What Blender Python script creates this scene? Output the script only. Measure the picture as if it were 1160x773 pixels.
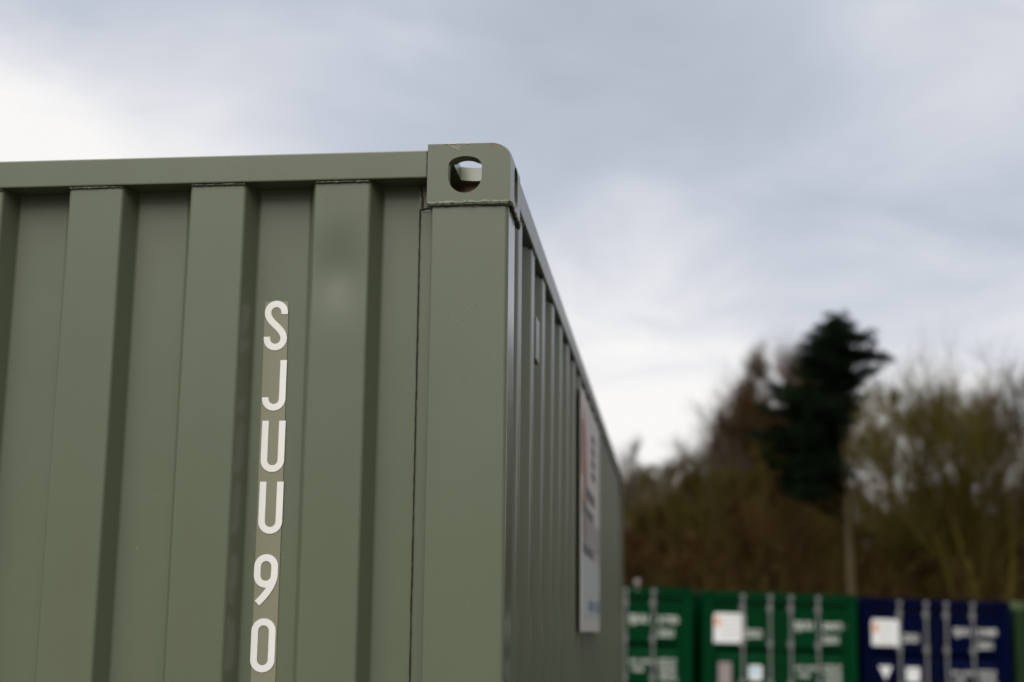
import bpy, bmesh, math, random
from mathutils import Vector, Matrix
from math import radians, sin, cos, pi
random.seed(7)
scn = bpy.context.scene
for o in list(bpy.data.objects): bpy.data.objects.remove(o)

# ------------------------------------------------------------------ camera
YAW, PIT, ROL = -0.11267, 0.19668, 0.0102
CAM = Vector((0.30920, -2.67598, 1.66241)); FPX = 1654.59
fw = Vector((sin(YAW)*cos(PIT), cos(YAW)*cos(PIT), sin(PIT)))
rt0 = Vector((cos(YAW), -sin(YAW), 0)); up0 = rt0.cross(fw)
rt = rt0*cos(ROL) + up0*sin(ROL); up = -rt0*sin(ROL) + up0*cos(ROL)
cd = bpy.data.cameras.new('camera'); cam = bpy.data.objects.new('camera', cd)
scn.collection.objects.link(cam)
M = Matrix((rt, up, -fw)).transposed().to_4x4(); M.translation = CAM
cam.matrix_world = M
cd.sensor_width = 36; cd.lens = 36*FPX/1160; cd.clip_start = .05; cd.clip_end = 3000
cd.dof.use_dof = True; cd.dof.focus_distance = 2.76; cd.dof.aperture_fstop = 2.5
scn.camera = cam
def at(px, py, d):                      # a place d metres ahead, seen in that direction
    return CAM + d*(fw + (px-580)/FPX*rt - (py-386.5)/FPX*up)

# ------------------------------------------------------------------ view, world, sun
vs = scn.view_settings
vs.view_transform = 'Standard'; vs.look = 'None'; vs.gamma = 1; vs.use_curve_mapping = False
vs.exposure = 0.0
SUN_EL, SUN_AZ = radians(54), radians(193)      # azimuth clockwise from +Y: behind and left of the camera
w = bpy.data.worlds.new('World'); scn.world = w; w.use_nodes = True
nt = w.node_tree; N = nt.nodes; L = nt.links
for n in list(N): N.remove(n)
def nd(t, **k):
    n = N.new(t)
    for a, v in k.items(): setattr(n, a, v)
    return n
def mth(op, a, b=None, c=None):
    n = N.new('ShaderNodeMath'); n.operation = op
    for i, v in enumerate((a, b, c)):
        if v is None: continue
        if isinstance(v, (int, float)): n.inputs[i].default_value = v
        else: L.new(v, n.inputs[i])
    return n.outputs[0]
out = nd('ShaderNodeOutputWorld'); bg = nd('ShaderNodeBackground'); L.new(bg.outputs[0], out.inputs[0])
bg.inputs['Strength'].default_value = 0.1
sky = nd('ShaderNodeTexSky', sky_type='NISHITA'); sky.sun_disc = False
sky.sun_elevation = SUN_EL; sky.sun_rotation = SUN_AZ
tc = nd('ShaderNodeTexCoord'); dirn = tc.outputs['Generated']
sp = nd('ShaderNodeSeparateXYZ'); L.new(dirn, sp.inputs[0])
X, Y, Z = sp.outputs
zz = mth('ADD', mth('MAXIMUM', Z, 0.0), 0.22)
cmb = nd('ShaderNodeCombineXYZ'); L.new(mth('DIVIDE', X, zz), cmb.inputs[0]); L.new(mth('DIVIDE', Y, zz), cmb.inputs[1])
def noise(scale, detail, rough, off, dist=0.0):
    mp = nd('ShaderNodeMapping'); mp.inputs['Location'].default_value = off; L.new(cmb.outputs[0], mp.inputs[0])
    n = nd('ShaderNodeTexNoise'); n.inputs['Scale'].default_value = scale; n.inputs['Detail'].default_value = detail
    n.inputs['Roughness'].default_value = rough; n.inputs['Distortion'].default_value = dist
    L.new(mp.outputs[0], n.inputs['Vector']); return n.outputs['Fac']
n1 = noise(1.1, 5, .5, (3.1, 1.7, 0), .3)
n2 = noise(3.0, 7, .56, (0.4, 5.2, 0), .5)
def blob(px, py, power, amt):           # a brighter or darker bank of cloud in one direction of the sky
    d = (fw + (px-580)/FPX*rt - (py-386.5)/FPX*up).normalized()
    vm = nd('ShaderNodeVectorMath', operation='DOT_PRODUCT'); L.new(dirn, vm.inputs[0]); vm.inputs[1].default_value = d
    return mth('MULTIPLY', mth('POWER', mth('MAXIMUM', vm.outputs['Value'], 0.0), power), amt)
terms = [blob(-20, 175, 260, .62), blob(-260, 230, 90, .2), blob(215, 150, 260, .34), blob(260, 50, 500, -.14), blob(660, 30, 160, -.27), blob(860, 60, 500, -.10), blob(1030, 40, 900, .06),
         blob(830, 180, 900, .02), blob(930, 260, 400, -.19), blob(1130, 260, 500, -.12), blob(1170, 30, 900, .22), blob(700, 330, 500, .08)]
# overcast thins out to a white band low over the horizon
hz = mth('MULTIPLY', mth('POWER', mth('SUBTRACT', 1.0, mth('MINIMUM', mth('MAXIMUM', mth('DIVIDE', Z, .30), 0.0), 1.0)), 1.6), 1.25)
v = mth('ADD', mth('MULTIPLY', mth('SUBTRACT', n1, .5), .80), mth('MULTIPLY', mth('SUBTRACT', n2, .5), .75))
v = mth('ADD', v, .50); v = mth('ADD', v, hz)
for t_ in terms: v = mth('ADD', v, t_)
cr = nd('ShaderNodeValToRGB'); L.new(v, cr.inputs[0])
e = cr.color_ramp.elements
e[0].position = 0.05; e[0].color = (.42, .46, .54, 1)
e[1].position = 1.0; e[1].color = (.98, .965, .95, 1)
a = e.new(.38); a.color = (.53, .575, .665, 1)
a = e.new(.68); a.color = (.71, .73, .785, 1)
sc_ = nd('ShaderNodeVectorMath', operation='SCALE'); L.new(cr.outputs[0], sc_.inputs[0]); 
# brightest part of the overcast lies round the hidden sun; unseen low sky behind and right is dimmed and warmed to cut fill
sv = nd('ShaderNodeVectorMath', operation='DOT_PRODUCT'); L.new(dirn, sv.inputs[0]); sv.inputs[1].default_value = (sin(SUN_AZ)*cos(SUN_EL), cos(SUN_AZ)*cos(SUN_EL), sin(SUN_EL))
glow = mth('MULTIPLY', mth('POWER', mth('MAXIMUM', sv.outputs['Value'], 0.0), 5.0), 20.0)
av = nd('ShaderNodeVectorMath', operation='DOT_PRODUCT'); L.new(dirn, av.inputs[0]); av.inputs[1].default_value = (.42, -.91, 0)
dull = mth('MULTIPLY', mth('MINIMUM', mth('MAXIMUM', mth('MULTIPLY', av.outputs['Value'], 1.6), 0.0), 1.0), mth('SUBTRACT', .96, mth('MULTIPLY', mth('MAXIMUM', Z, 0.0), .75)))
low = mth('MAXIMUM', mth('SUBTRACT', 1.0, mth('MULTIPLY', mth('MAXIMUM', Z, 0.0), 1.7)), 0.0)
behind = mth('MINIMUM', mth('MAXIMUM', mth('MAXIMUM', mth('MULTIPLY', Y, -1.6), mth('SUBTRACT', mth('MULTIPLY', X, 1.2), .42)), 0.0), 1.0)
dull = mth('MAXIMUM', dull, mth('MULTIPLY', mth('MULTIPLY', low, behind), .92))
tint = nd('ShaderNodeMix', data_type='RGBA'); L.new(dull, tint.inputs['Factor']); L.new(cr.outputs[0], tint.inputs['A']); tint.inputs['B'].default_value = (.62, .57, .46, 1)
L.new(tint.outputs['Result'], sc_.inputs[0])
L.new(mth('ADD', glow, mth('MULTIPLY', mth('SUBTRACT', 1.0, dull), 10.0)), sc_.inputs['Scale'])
mx = nd('ShaderNodeMix', data_type='RGBA'); mx.inputs['Factor'].default_value = .96
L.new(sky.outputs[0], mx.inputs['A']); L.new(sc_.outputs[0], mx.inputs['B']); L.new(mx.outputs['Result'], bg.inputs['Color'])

sd = bpy.data.lights.new('sun', 'SUN'); sd.energy = 3.0; sd.angle = radians(60); sd.color = (1, .985, .955)
so = bpy.data.objects.new('sun', sd); scn.collection.objects.link(so)
sdir = Vector((sin(SUN_AZ)*cos(SUN_EL), cos(SUN_AZ)*cos(SUN_EL), sin(SUN_EL)))
so.rotation_euler = sdir.to_track_quat('Z', 'Y').to_euler(); so.location = (0, 0, 30)

# ------------------------------------------------------------------ materials
class Mat:
    def __init__(s, name, rough=.5, spec=.5, metal=0):
        s.m = bpy.data.materials.new(name); s.m.use_nodes = True; s.t = s.m.node_tree
        s.b = s.t.nodes['Principled BSDF']; s.b.inputs['Roughness'].default_value = rough
        s.b.inputs['Specular IOR Level'].default_value = spec; s.b.inputs['Metallic'].default_value = metal
        s.tc = s.t.nodes.new('ShaderNodeTexCoord').outputs['Object']
    def n(s, t, **k):
        x = s.t.nodes.new(t)
        for a_, v_ in k.items(): setattr(x, a_, v_)
        return x
    def link(s, a_, b_): s.t.links.new(a_, b_)
    def noise(s, scale, detail=3, rough=.5, stretch=(1, 1, 1), off=(0, 0, 0)):
        mp = s.n('ShaderNodeMapping'); mp.inputs['Scale'].default_value = stretch; mp.inputs['Location'].default_value = off
        s.link(s.tc, mp.inputs[0]); x = s.n('ShaderNodeTexNoise')
        x.inputs['Scale'].default_value = scale; x.inputs['Detail'].default_value = detail; x.inputs['Roughness'].default_value = rough
        s.link(mp.outputs[0], x.inputs['Vector']); return x.outputs['Fac']
    def ramp(s, fac, stops):
        r = s.n('ShaderNodeValToRGB'); s.link(fac, r.inputs[0]); el = r.color_ramp.elements
        el[0].position, el[0].color = stops[0][0], (*stops[0][1], 1) if len(stops[0][1]) == 3 else stops[0][1]
        el[1].position, el[1].color = stops[-1][0], (*stops[-1][1], 1)
        for p_, c_ in stops[1:-1]: q = el.new(p_); q.color = (*c_, 1)
        return r.outputs[0]
    def mix(s, fac, a_, b_, mode='MIX'):
        x = s.n('ShaderNodeMix', data_type='RGBA', blend_type=mode)
        for sock, v_ in (('Factor', fac), ('A', a_), ('B', b_)):
            if isinstance(v_, (int, float)): x.inputs[sock].default_value = v_
            elif isinstance(v_, tuple): x.inputs[sock].default_value = (*v_, 1)
            else: s.link(v_, x.inputs[sock])
        return x.outputs['Result']
    def math(s, op, a_, b_=None):
        x = s.n('ShaderNodeMath', operation=op)
        for i, v_ in enumerate((a_, b_)):
            if v_ is None: continue
            if isinstance(v_, (int, float)): x.inputs[i].default_value = v_
            else: s.link(v_, x.inputs[i])
        return x.outputs[0]
    def base(s, c):
        if isinstance(c, tuple): s.b.inputs['Base Color'].default_value = (*c, 1)
        else: s.link(c, s.b.inputs['Base Color'])
    def rough(s, c): s.link(c, s.b.inputs['Roughness'])
    def bump(s, parts):                 # [(height socket, distance)]
        prev = None
        for h, d in parts:
            b = s.n('ShaderNodeBump'); b.inputs['Distance'].default_value = d; b.inputs['Strength'].default_value = 1
            s.link(h, b.inputs['Height'])
            if prev: s.link(prev, b.inputs['Normal'])
            prev = b.outputs[0]
        s.link(prev, s.b.inputs['Normal'])
BW = ((0, 0, 0), (1, 1, 1))

def paint(name, col, rust=.0, dirt=.35, rough=.36, speck=False, spec=.5, coat=.0):
    m = Mat(name, rough, spec)
    big = m.noise(1.3, 4, .55, (1, 1, .35)); fine = m.noise(60, 4, .6)
    streak = m.noise(9, 5, .6, (1, 1, .06), (3, 1, 2))
    dark = tuple(c*.86 for c in col); lite = tuple(min(1, c*1.08) for c in col)
    c = m.mix(big, dark, lite)
    film = m.ramp(streak, [(.42, (0, 0, 0)), (.75, (1, 1, 1))])
    c = m.mix(m.math('MULTIPLY', film, dirt*.6), c, (col[0]*.78, col[1]*.74, col[2]*.66))
    c = m.mix(m.math('MULTIPLY', m.ramp(fine, [(.55, (0, 0, 0)), (.8, (1, 1, 1))]), .12), c, dark)
    # small scattered pin-prick chips and grit
    chip = m.ramp(m.noise(210, 2, .5, off=(5, 2, 1)), [(.735, (0, 0, 0)), (.76, (1, 1, 1))])
    c = m.mix(m.math('MULTIPLY', chip, .35), c, (.36, .36, .28))
    grit = m.ramp(m.noise(150, 2, .5, off=(1, 8, 4)), [(.745, (0, 0, 0)), (.77, (1, 1, 1))])
    c = m.mix(m.math('MULTIPLY', grit, .7), c, (.05, .045, .03))
    if rust > 0:
        xyz_ = m.n('ShaderNodeSeparateXYZ'); m.link(m.tc, xyz_.inputs[0])
        inner_ = m.math('MULTIPLY', m.math('MULTIPLY', m.math('GREATER_THAN', xyz_.outputs[1], -3.029+.010), m.math('LESS_THAN', xyz_.outputs[1], -2.84)), .045)
        rm = m.ramp(m.math('ADD', inner_, m.math('ADD', m.math('MULTIPLY', m.noise(26, 6, .65, (1, 1, .6)), .75), m.math('MULTIPLY', m.noise(130, 4, .6), .35))),
                    [(.66-.09*rust, (0, 0, 0)), (.70-.09*rust, (1, 1, 1))])
        rc = m.ramp(m.noise(45, 4, .6), [(.3, (.10, .035, .012)), (.7, (.30, .13, .05))])
        c = m.mix(rm, c, rc)
    if speck:                           # line of rust pin-pricks down the long-side face of the post
        xyz = m.n('ShaderNodeSeparateXYZ'); m.link(m.tc, xyz.inputs[0])
        band = m.math('SUBTRACT', 1.0, m.math('MINIMUM', m.math('MULTIPLY', m.math('ABSOLUTE', m.math('ADD', xyz.outputs[1], 3.029-.085)), 40.0), 1.0))
        side = m.math('GREATER_THAN', xyz.outputs[0], 1.219-.0045)
        sel = m.ramp(m.math('ADD', m.noise(240, 3, .6, (1, .35, 1)), m.math('MULTIPLY', band, .18)), [(.70, (0, 0, 0)), (.74, (1, 1, 1))])
        c = m.mix(m.math('MULTIPLY', m.math('MULTIPLY', sel, side), m.math('MULTIPLY', band, 1.6)), c, (.15, .06, .04))
    m.b.inputs['Coat Weight'].default_value = coat; m.b.inputs['Coat Roughness'].default_value = .22 if coat < .5 else .13
    m.base(c)
    m.rough(m.math('ADD', m.math('MULTIPLY', m.noise(7, 4, .6), .16), rough-.08))
    m.bump([(m.noise(3.1, 2, .5, (1, 1, .5)), .003), (m.noise(330, 2, .5), .00007)])
    return m.m
OL = (.120, .136, .087)
M_OL = paint('olive_paint', OL, coat=.22); M_OLR = paint('olive_paint_worn', OL, rust=.35, dirt=.5)
M_OLP = paint('olive_paint_post', OL, speck=True, coat=.7)
M_OLC = paint('olive_paint_casting', OL, rust=.22, dirt=.4, coat=.25)
def bead_mat(name, col):
    m = Mat(name, .5); c = m.mix(m.ramp(m.noise(70, 4, .6, (1, 1, 1)), [(.60, (0, 0, 0)), (.72, (1, 1, 1))]), col, (.05, .045, .03)); m.base(c)
    m.bump([(m.noise(120, 3, .6), .002)]); return m.m
M_BEAD = bead_mat('weld_bead_paint', tuple(c*.92 for c in OL))
def plain(name, col, rough=.6, var=.15, metal=0, scale=12):
    m = Mat(name, rough, .5, metal)
    m.base(m.mix(m.noise(scale, 4, .6), tuple(c*(1-var) for c in col), tuple(min(1, c*(1+var)) for c in col))); return m.m
def rusty_plain(name, col):
    m = Mat(name, .8); m.base(m.mix(m.ramp(m.noise(30, 5, .65), [(.46, (0, 0, 0)), (.56, (1, 1, 1))]), col, (.16, .06, .02))); m.bump([(m.noise(90, 4, .6), .001)]); return m.m
M_CRACK = plain('dark_sealant', (.018, .017, .010), .7)
M_CRUST = rusty_plain('rusty_crack', (.06, .05, .035))
M_SCR = plain('scraped_metal', (.55, .43, .30), .5, .3)
M_WHITE = plain('white_vinyl', (.82, .80, .76), .45, .04)
M_STRIP = plain('aged_decal_film', (.235, .228, .155), .35, .10, scale=9)
M_GALV = plain('galvanised_steel', (.19, .19, .185), .6, .2)
M_TXT = plain('white_lettering', (.62, .62, .57), .6, .08)
M_PLATE = plain('dull_metal_plate', (.30, .24, .24), .5, .1)
M_STK = plain('white_sticker', (.85, .84, .82), .5, .04); M_ORG = plain('orange_print', (.75, .30, .12), .5, .1)
M_CYAN = plain('cyan_print', (.25, .55, .72), .5, .1); M_GREYP = plain('grey_print', (.36, .36, .36), .6, .1)
M_RUB = plain('rubber_gasket', (.015, .015, .015), .8)
M_GREEN = paint('green_paint', (.0004, .034, .010), 0, .2, .6, spec=.04); M_BLUE = paint('navy_paint', (.0005, .0022, .021), 0, .2, .6, spec=.04)
M_PALEG = paint('pale_green_paint', (.018, .038, .014), 0, .3, .5, spec=.1)
M_MOSS = plain('mossy_casting', (.085, .13, .05), .8, .3)
M_WOOD = plain('plywood', (.2, .13, .07), .7, .2)

# ------------------------------------------------------------------ mesh helpers
def tag(o, label=None, cat=None, group=None, kind=None):
    if label: o['label'] = label
    if cat: o['category'] = cat
    if group: o['group'] = group
    if kind: o['kind'] = kind
    return o
def empty(name, loc=(0, 0, 0)):
    o = bpy.data.objects.new(name, None); scn.collection.objects.link(o); o.location = loc; o.empty_display_size = .3; return o
class MB:
    def __init__(s): s.v = []; s.f = []; s.sm = []
    def add(s, vs_, fs, smooth=False):
        k = len(s.v); s.v += [tuple(v_) for v_ in vs_]; s.f += [tuple(i+k for i in f) for f in fs]; s.sm += [smooth]*len(fs); return s
    def box(s, x0, x1, y0, y1, z0, z1):
        vs_ = [(x, y, z) for z in (z0, z1) for y in (y0, y1) for x in (x0, x1)]
        return s.add(vs_, [(0, 2, 3, 1), (4, 5, 7, 6), (0, 1, 5, 4), (2, 6, 7, 3), (0, 4, 6, 2), (1, 3, 7, 5)])
    def rbox(s, x0, x1, y0, y1, z0, z1, r=.003, seg=2):
        b = bmesh.new(); bmesh.ops.create_cube(b, size=1)
        for v_ in b.verts: v_.co = Vector(((x0+x1)/2+v_.co.x*(x1-x0), (y0+y1)/2+v_.co.y*(y1-y0), (z0+z1)/2+v_.co.z*(z1-z0)))
        bmesh.ops.bevel(b, geom=b.edges[:], offset=r, segments=seg, profile=.5, affect='EDGES')
        b.verts.index_update(); s.add([v_.co for v_ in b.verts], [[q.index for q in f.verts] for f in b.faces], True); b.free(); return s
    def tube(s, pts, rad, n=8, caps=True, smooth=True):
        pts = [Vector(p) for p in pts]; k = len(pts); rads = rad if isinstance(rad, (list, tuple)) else [rad]*k
        vs_ = []; d0 = (pts[1]-pts[0]).normalized(); a_ = d0.orthogonal().normalized()
        for i, p in enumerate(pts):
            d = (pts[min(i+1, k-1)]-pts[max(i-1, 0)]).normalized(); a_ = (a_-d*a_.dot(d)).normalized(); b_ = d.cross(a_)
            for j in range(n): t = 2*pi*j/n; vs_.append(p+(a_*cos(t)+b_*sin(t))*rads[i])
        fs = [(i*n+j, i*n+(j+1) % n, (i+1)*n+(j+1) % n, (i+1)*n+j) for i in range(k-1) for j in range(n)]
        if caps: fs += [tuple(range(n))[::-1], tuple((k-1)*n+j for j in range(n))]
        return s.add(vs_, fs, smooth)
    def extrude(s, prof, zs, smooth=True, closed=False, caps=False, axis='z'):
        n = len(prof); vs_ = []
        for z in zs:
            for p in prof: vs_.append((p[0], p[1], z) if axis == 'z' else (p[0], z, p[1]))
        m_ = n if closed else n-1; fs = []
        for i in range(len(zs)-1):
            for j in range(m_): a_, b_ = i*n+j, i*n+(j+1) % n; fs.append((a_, b_, b_+n, a_+n))
        if caps: fs += [tuple(range(n))[::-1], tuple((len(zs)-1)*n+j for j in range(n))]
        return s.add(vs_, fs, smooth)
    def mirror(s, fx=None, fy=None, fz=None):      # reflect about given centre planes
        k = sum(q is not None for q in (fx, fy, fz))
        s.v = [(x if fx is None else 2*fx-x, y if fy is None else 2*fy-y, z if fz is None else 2*fz-z) for x, y, z in s.v]
        if k % 2: s.f = [f[::-1] for f in s.f]
        return s
    def build(s, name, mat, parent=None, off=(0, 0, 0), recalc=False):
        me = bpy.data.meshes.new(name); me.from_pydata([(x-off[0], y-off[1], z-off[2]) for x, y, z in s.v], [], s.f); me.update()
        if recalc:
            b = bmesh.new(); b.from_mesh(me); bmesh.ops.recalc_face_normals(b, faces=b.faces[:]); b.to_mesh(me); b.free()
        me.polygons.foreach_set('use_smooth', s.sm)
        me.materials.append(mat); o = bpy.data.objects.new(name, me); scn.collection.objects.link(o)
        if any(s.sm):
            b = bmesh.new(); b.from_mesh(me)
            for ed in b.edges:
                if len(ed.link_faces) == 2 and ed.calc_face_angle(0) > radians(38): ed.smooth = False
            b.to_mesh(me); b.free()
            wn = o.modifiers.new('wn', 'WEIGHTED_NORMAL'); wn.keep_sharp = True; wn.mode = 'FACE_AREA'; wn.weight = 90
        if parent: o.parent = parent
        return o
def arc(cx, cy, r, a0, a1, n=4):
    return [(cx+r*cos(radians(a0+(a1-a0)*i/n)), cy+r*sin(radians(a0+(a1-a0)*i/n))) for i in range(n+1)]
def round_path(pts, r, n=3):              # soften the bends of an open 2-D path
    out_ = [pts[0]]
    for i in range(1, len(pts)-1):
        p0, p, p1 = Vector(pts[i-1]), Vector(pts[i]), Vector(pts[i+1])
        a_ = (p0-p); b_ = (p1-p); rr = min(r, a_.length*.45, b_.length*.45)
        A = p+a_.normalized()*rr; B = p+b_.normalized()*rr
        for k in range(n+1): t = k/n; q = A*(1-t)**2+p*2*t*(1-t)+B*t*t; out_.append((q.x, q.y))
    out_.append(pts[-1]); return out_

# ------------------------------------------------------------------ lettering
def stroke_mesh(paths, wd, th=.0006):        # flat ribbons of even width; local x right, z up
    mb = MB()
    for pts in paths:
        pts = [Vector(p) for p in pts]; closed = (pts[0]-pts[-1]).length < 1e-6
        if closed: pts = pts[:-1]
        n = len(pts); Lf = []; Rt = []
        for i, p in enumerate(pts):
            if closed: a_, b_ = pts[i-1], pts[(i+1) % n]
            else: a_, b_ = pts[max(i-1, 0)], pts[min(i+1, n-1)]
            d1 = (p-a_).normalized() if (p-a_).length else (b_-p).normalized(); d2 = (b_-p).normalized() if (b_-p).length else d1
            d = (d1+d2).normalized(); nn = Vector((-d.y, d.x)); sc = 1/max(.5, d.dot(d1)); Lf.append(p+nn*wd/2*sc); Rt.append(p-nn*wd/2*sc)
        vs_ = [(q.x, -th, q.y) for q in Lf]+[(q.x, -th, q.y) for q in Rt]
        vs_ += [(q.x, 0, q.y) for q in Lf]+[(q.x, 0, q.y) for q in Rt]
        fs = []
        for i in range(n if closed else n-1):
            j = (i+1) % n; fs += [(i, j, n+j, n+i), (2*n+i, 3*n+i, 3*n+j, 2*n+j), (i, 2*n+i, 2*n+j, j), (n+i, n+j, 3*n+j, 3*n+i)]
        if not closed: fs += [(0, n, 3*n, 2*n), (n-1, 3*n-1, 4*n-1, 2*n-1)]
        mb.add(vs_, fs)
    return mb
def glyph(ch, W=.0455, H=.099, s_=.0128):    # narrow container capitals
    h = s_/2; w_ = W-s_; x0, x1, z0, z1 = h, W-h, h, H-h; r = w_/2; cx = W/2
    if ch == 'S':
        top = arc(cx, z1-r, r, 0, 180, 12); bot = arc(cx, z0+r, r, 0, -180, 12)
        pre = [(x1, z1-r-.004)] + top
        mid = []
        A, B = Vector((x0, z1-r)), Vector((x1, z0+r))
        for k in range(1, 14):
            t = k/14; c1 = A+Vector((0, -.022)); c2 = B+Vector((0, .022))
            q = A*(1-t)**3+c1*3*t*(1-t)**2+c2*3*t*t*(1-t)+B*t**3; mid.append((q.x, q.y))
        return [pre+mid+bot+[(x0, z0+r+.004)]]
    if ch == 'J': return [[(x1, H), (x1, z0+r)]+arc(cx, z0+r, r, 0, -180, 14)[1:]+[(x0, z0+r+.003)]]
    if ch == 'U': return [[(x0, H), (x0, z0+r)]+arc(cx, z0+r, r, 180, 360, 16)[1:]+[(x1, H)]]
    if ch == '0': return [arc(cx, z1-r, r, 0, 180, 14)+arc(cx, z0+r, r, 180, 360, 14)+[(x1, z1-r)]]
    if ch == '9':
        zb = z1-.050
        loop = arc(cx, z1-r, r, 0, 180, 14)+arc(cx, zb+r, r, 180, 360, 14)+[(x1, z1-r)]
        A, B = Vector((x1, zb+r+.004)), Vector((x0+.002, .0075)); c1 = A+Vector((.0005, -.026)); tail = []
        for k in range(13): t = k/12; q = A*(1-t)**2+c1*2*t*(1-t)+B*t*t; tail.append((q.x, q.y))
        return [loop, tail]
def text_mb(s, size, sx=1.0):
    c = bpy.data.curves.new('t', 'FONT'); c.body = s; c.size = size; c.extrude = .001; c.space_line = .95; c.resolution_u = 2; c.offset = size*.03
    o = bpy.data.objects.new('t', c); scn.collection.objects.link(o)
    dg = bpy.context.evaluated_depsgraph_get(); me = bpy.data.meshes.new_from_object(o.evaluated_get(dg))
    mb = MB(); mb.add([(v_.co.x*sx, -v_.co.z, v_.co.y) for v_ in me.vertices], [tuple(p.vertices) for p in me.polygons])
    bpy.data.objects.remove(o); bpy.data.curves.remove(c); bpy.data.meshes.remove(me); return mb
def shifted(mb, dx, dy, dz):
    mb.v = [(x+dx, y+dy, z+dz) for x, y, z in mb.v]; return mb

# ------------------------------------------------------------------ ground
def ground_z(x, y):
    t = min(1, max(0, (y-9)/7)); t = t*t*(3-2*t)
    b = min(1, max(0, (y-29)/50)); b = b*b*(3-2*b)
    s = max(-1.2, min(1.2, x/20))*20
    return -t*(.262+.030*s*(1-b)) + 6.6*b*min(1, max(0, (x+90)/70)) + (.06*sin(x*.7)*cos(y*.9) if y > 30 else 0)
def ground():
    xs = [-900, -300, -120]+[-80+4*i for i in range(46)]+[140, 300, 900]
    ys = [-900, -300, -60, -15]+[-6+3*i for i in range(42)]+[150, 300, 900]
    mb = MB(); n = len(xs)
    mb.add([(x, y, ground_z(x, min(y, 130))) for y in ys for x in xs],
           [(j*n+i, j*n+i+1, (j+1)*n+i+1, (j+1)*n+i) for j in range(len(ys)-1) for i in range(n-1)], True)
    m = Mat('gravel_ground', .9)
    gr = m.mix(m.noise(40, 6, .7), (.022, .023, .014), (.055, .056, .036)); gr = m.mix(m.ramp(m.noise(.5, 5, .6), [(.4, (0, 0, 0)), (.6, (1, 1, 1))]), gr, (.07, .065, .04))
    geo = m.n('ShaderNodeSeparateXYZ'); m.link(m.tc, geo.inputs[0])
    fac = m.math('MINIMUM', m.math('MAXIMUM', m.math('DIVIDE', m.math('SUBTRACT', geo.outputs[1], 27.0), 3.0), 0.0), 1.0)
    litter = m.mix(m.noise(3, 6, .65), (.012, .007, .002), (.030, .020, .005))
    m.base(m.mix(fac, gr, litter)); m.bump([(m.noise(60, 4, .6), .01)])
    tag(mb.build('ground', m.m), kind='structure')
ground()

# ------------------------------------------------------------------ shipping container
W, LEN, HT = 2.438, 6.058, 2.591
_cast = {}
def casting_mesh():
    """hollow corner casting for the corner x=0,y=0,z=HT (front right top), with its three oval openings"""
    body = MB(); rings = [(0, .037), (.006, .031), (.016, .026), (.04, .023), (.178, .020)]
    for yy, r in rings:
        body.v += [(p[0], yy, p[1]) for p in [(-.162, HT-.118), (-.0, HT-.118)]+arc(-r, HT-r, r, 0, 90, 8)+[(-.162, HT)]]
    n_ = len(body.v)//len(rings)
    for q in range(len(rings)-1):
        for k in range(n_): body.f.append((q*n_+k, q*n_+(k+1) % n_, (q+1)*n_+(k+1) % n_, (q+1)*n_+k))
    body.f += [tuple(range(n_))[::-1], tuple((len(rings)-1)*n_+k for k in range(n_))]; body.sm = [False]*len(body.f)
    def ob(mb, nm):
        o = mb.build(nm, M_OLC, recalc=True); return o
    a_ = ob(body, 'c0')
    cav = ob(MB().box(-.146, -.028, .028, .163, HT-.090, HT-.030), 'c1')
    def shield(a_, bt, st, bb, n=24):      # round bottom, short straight sides, flatter top
        return [(a_*cos(pi*k/n), st/2+bt*abs(sin(pi*k/n))**.8) for k in range(n+1)]+[(-a_*cos(pi*k/n), -st/2-bb*sin(pi*k/n)) for k in range(n+1)]
    def oval(w_, h_, n=40):                  # circle of diameter h cut off at +-w/2
        pts = []
        for k in range(n):
            t = 2*pi*k/n; x = h_/2*cos(t); z = h_/2*sin(t); pts.append((max(-w_/2, min(w_/2, x)), z))
        return pts
    fr = MB(); fr.extrude([(-.0885+p[0], HT-.0565+p[1]) for p in shield(.033, .022, .018, .034)], (-.01, .06), True, True, True, 'y'); h1 = ob(fr, 'c2')
    sdm = MB(); pts = [(.102+p[0], HT-.060+p[1]) for p in oval(.062, .080)]
    sdm.v = [(x, p[0], p[1]) for x in (-.06, .012) for p in pts]; n = len(pts)
    sdm.f = [tuple(range(n)), tuple(range(n, 2*n))]+[(i, (i+1) % n, n+(i+1) % n, n+i) for i in range(n)]; sdm.sm = [True]*len(sdm.f); h2 = ob(sdm, 'c3')
    tp = MB(); st = [(-.084+.034*sg*q/8, .089+sg*(.062-.0085*(q/8)**2)) for sg in (1, -1) for q in range(8, -9, -1)]
    nst = len(st)
    for zz_, kx, ky in ((HT-.045, .92, .87), (HT+.004, 1.02, 1.04)): tp.v += [(-.084+(q[0]+.084)*kx, .089+(q[1]-.089)*ky, zz_) for q in st]
    tp.f = [tuple(range(nst))[::-1], tuple(range(nst, 2*nst))]+[(i, (i+1) % nst, nst+(i+1) % nst, nst+i) for i in range(nst)]; tp.sm = [False]*len(tp.f); h3 = ob(tp, 'c4')
    for h in (cav, h1, h2, h3):
        md = a_.modifiers.new('b', 'BOOLEAN'); md.operation = 'DIFFERENCE'; md.object = h; md.solver = 'EXACT'
    bv = a_.modifiers.new('v', 'BEVEL'); bv.width = .0022; bv.segments = 2; bv.limit_method = 'ANGLE'; bv.angle_limit = radians(40)
    dg = bpy.context.evaluated_depsgraph_get(); me = bpy.data.meshes.new_from_object(a_.evaluated_get(dg))
    mb = MB(); mb.add([tuple(v_.co) for v_ in me.vertices], [tuple(p.vertices) for p in me.polygons], True)
    for o in (a_, cav, h1, h2, h3): bpy.data.objects.remove(o)
    return mb
CAST = casting_mesh()
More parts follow.
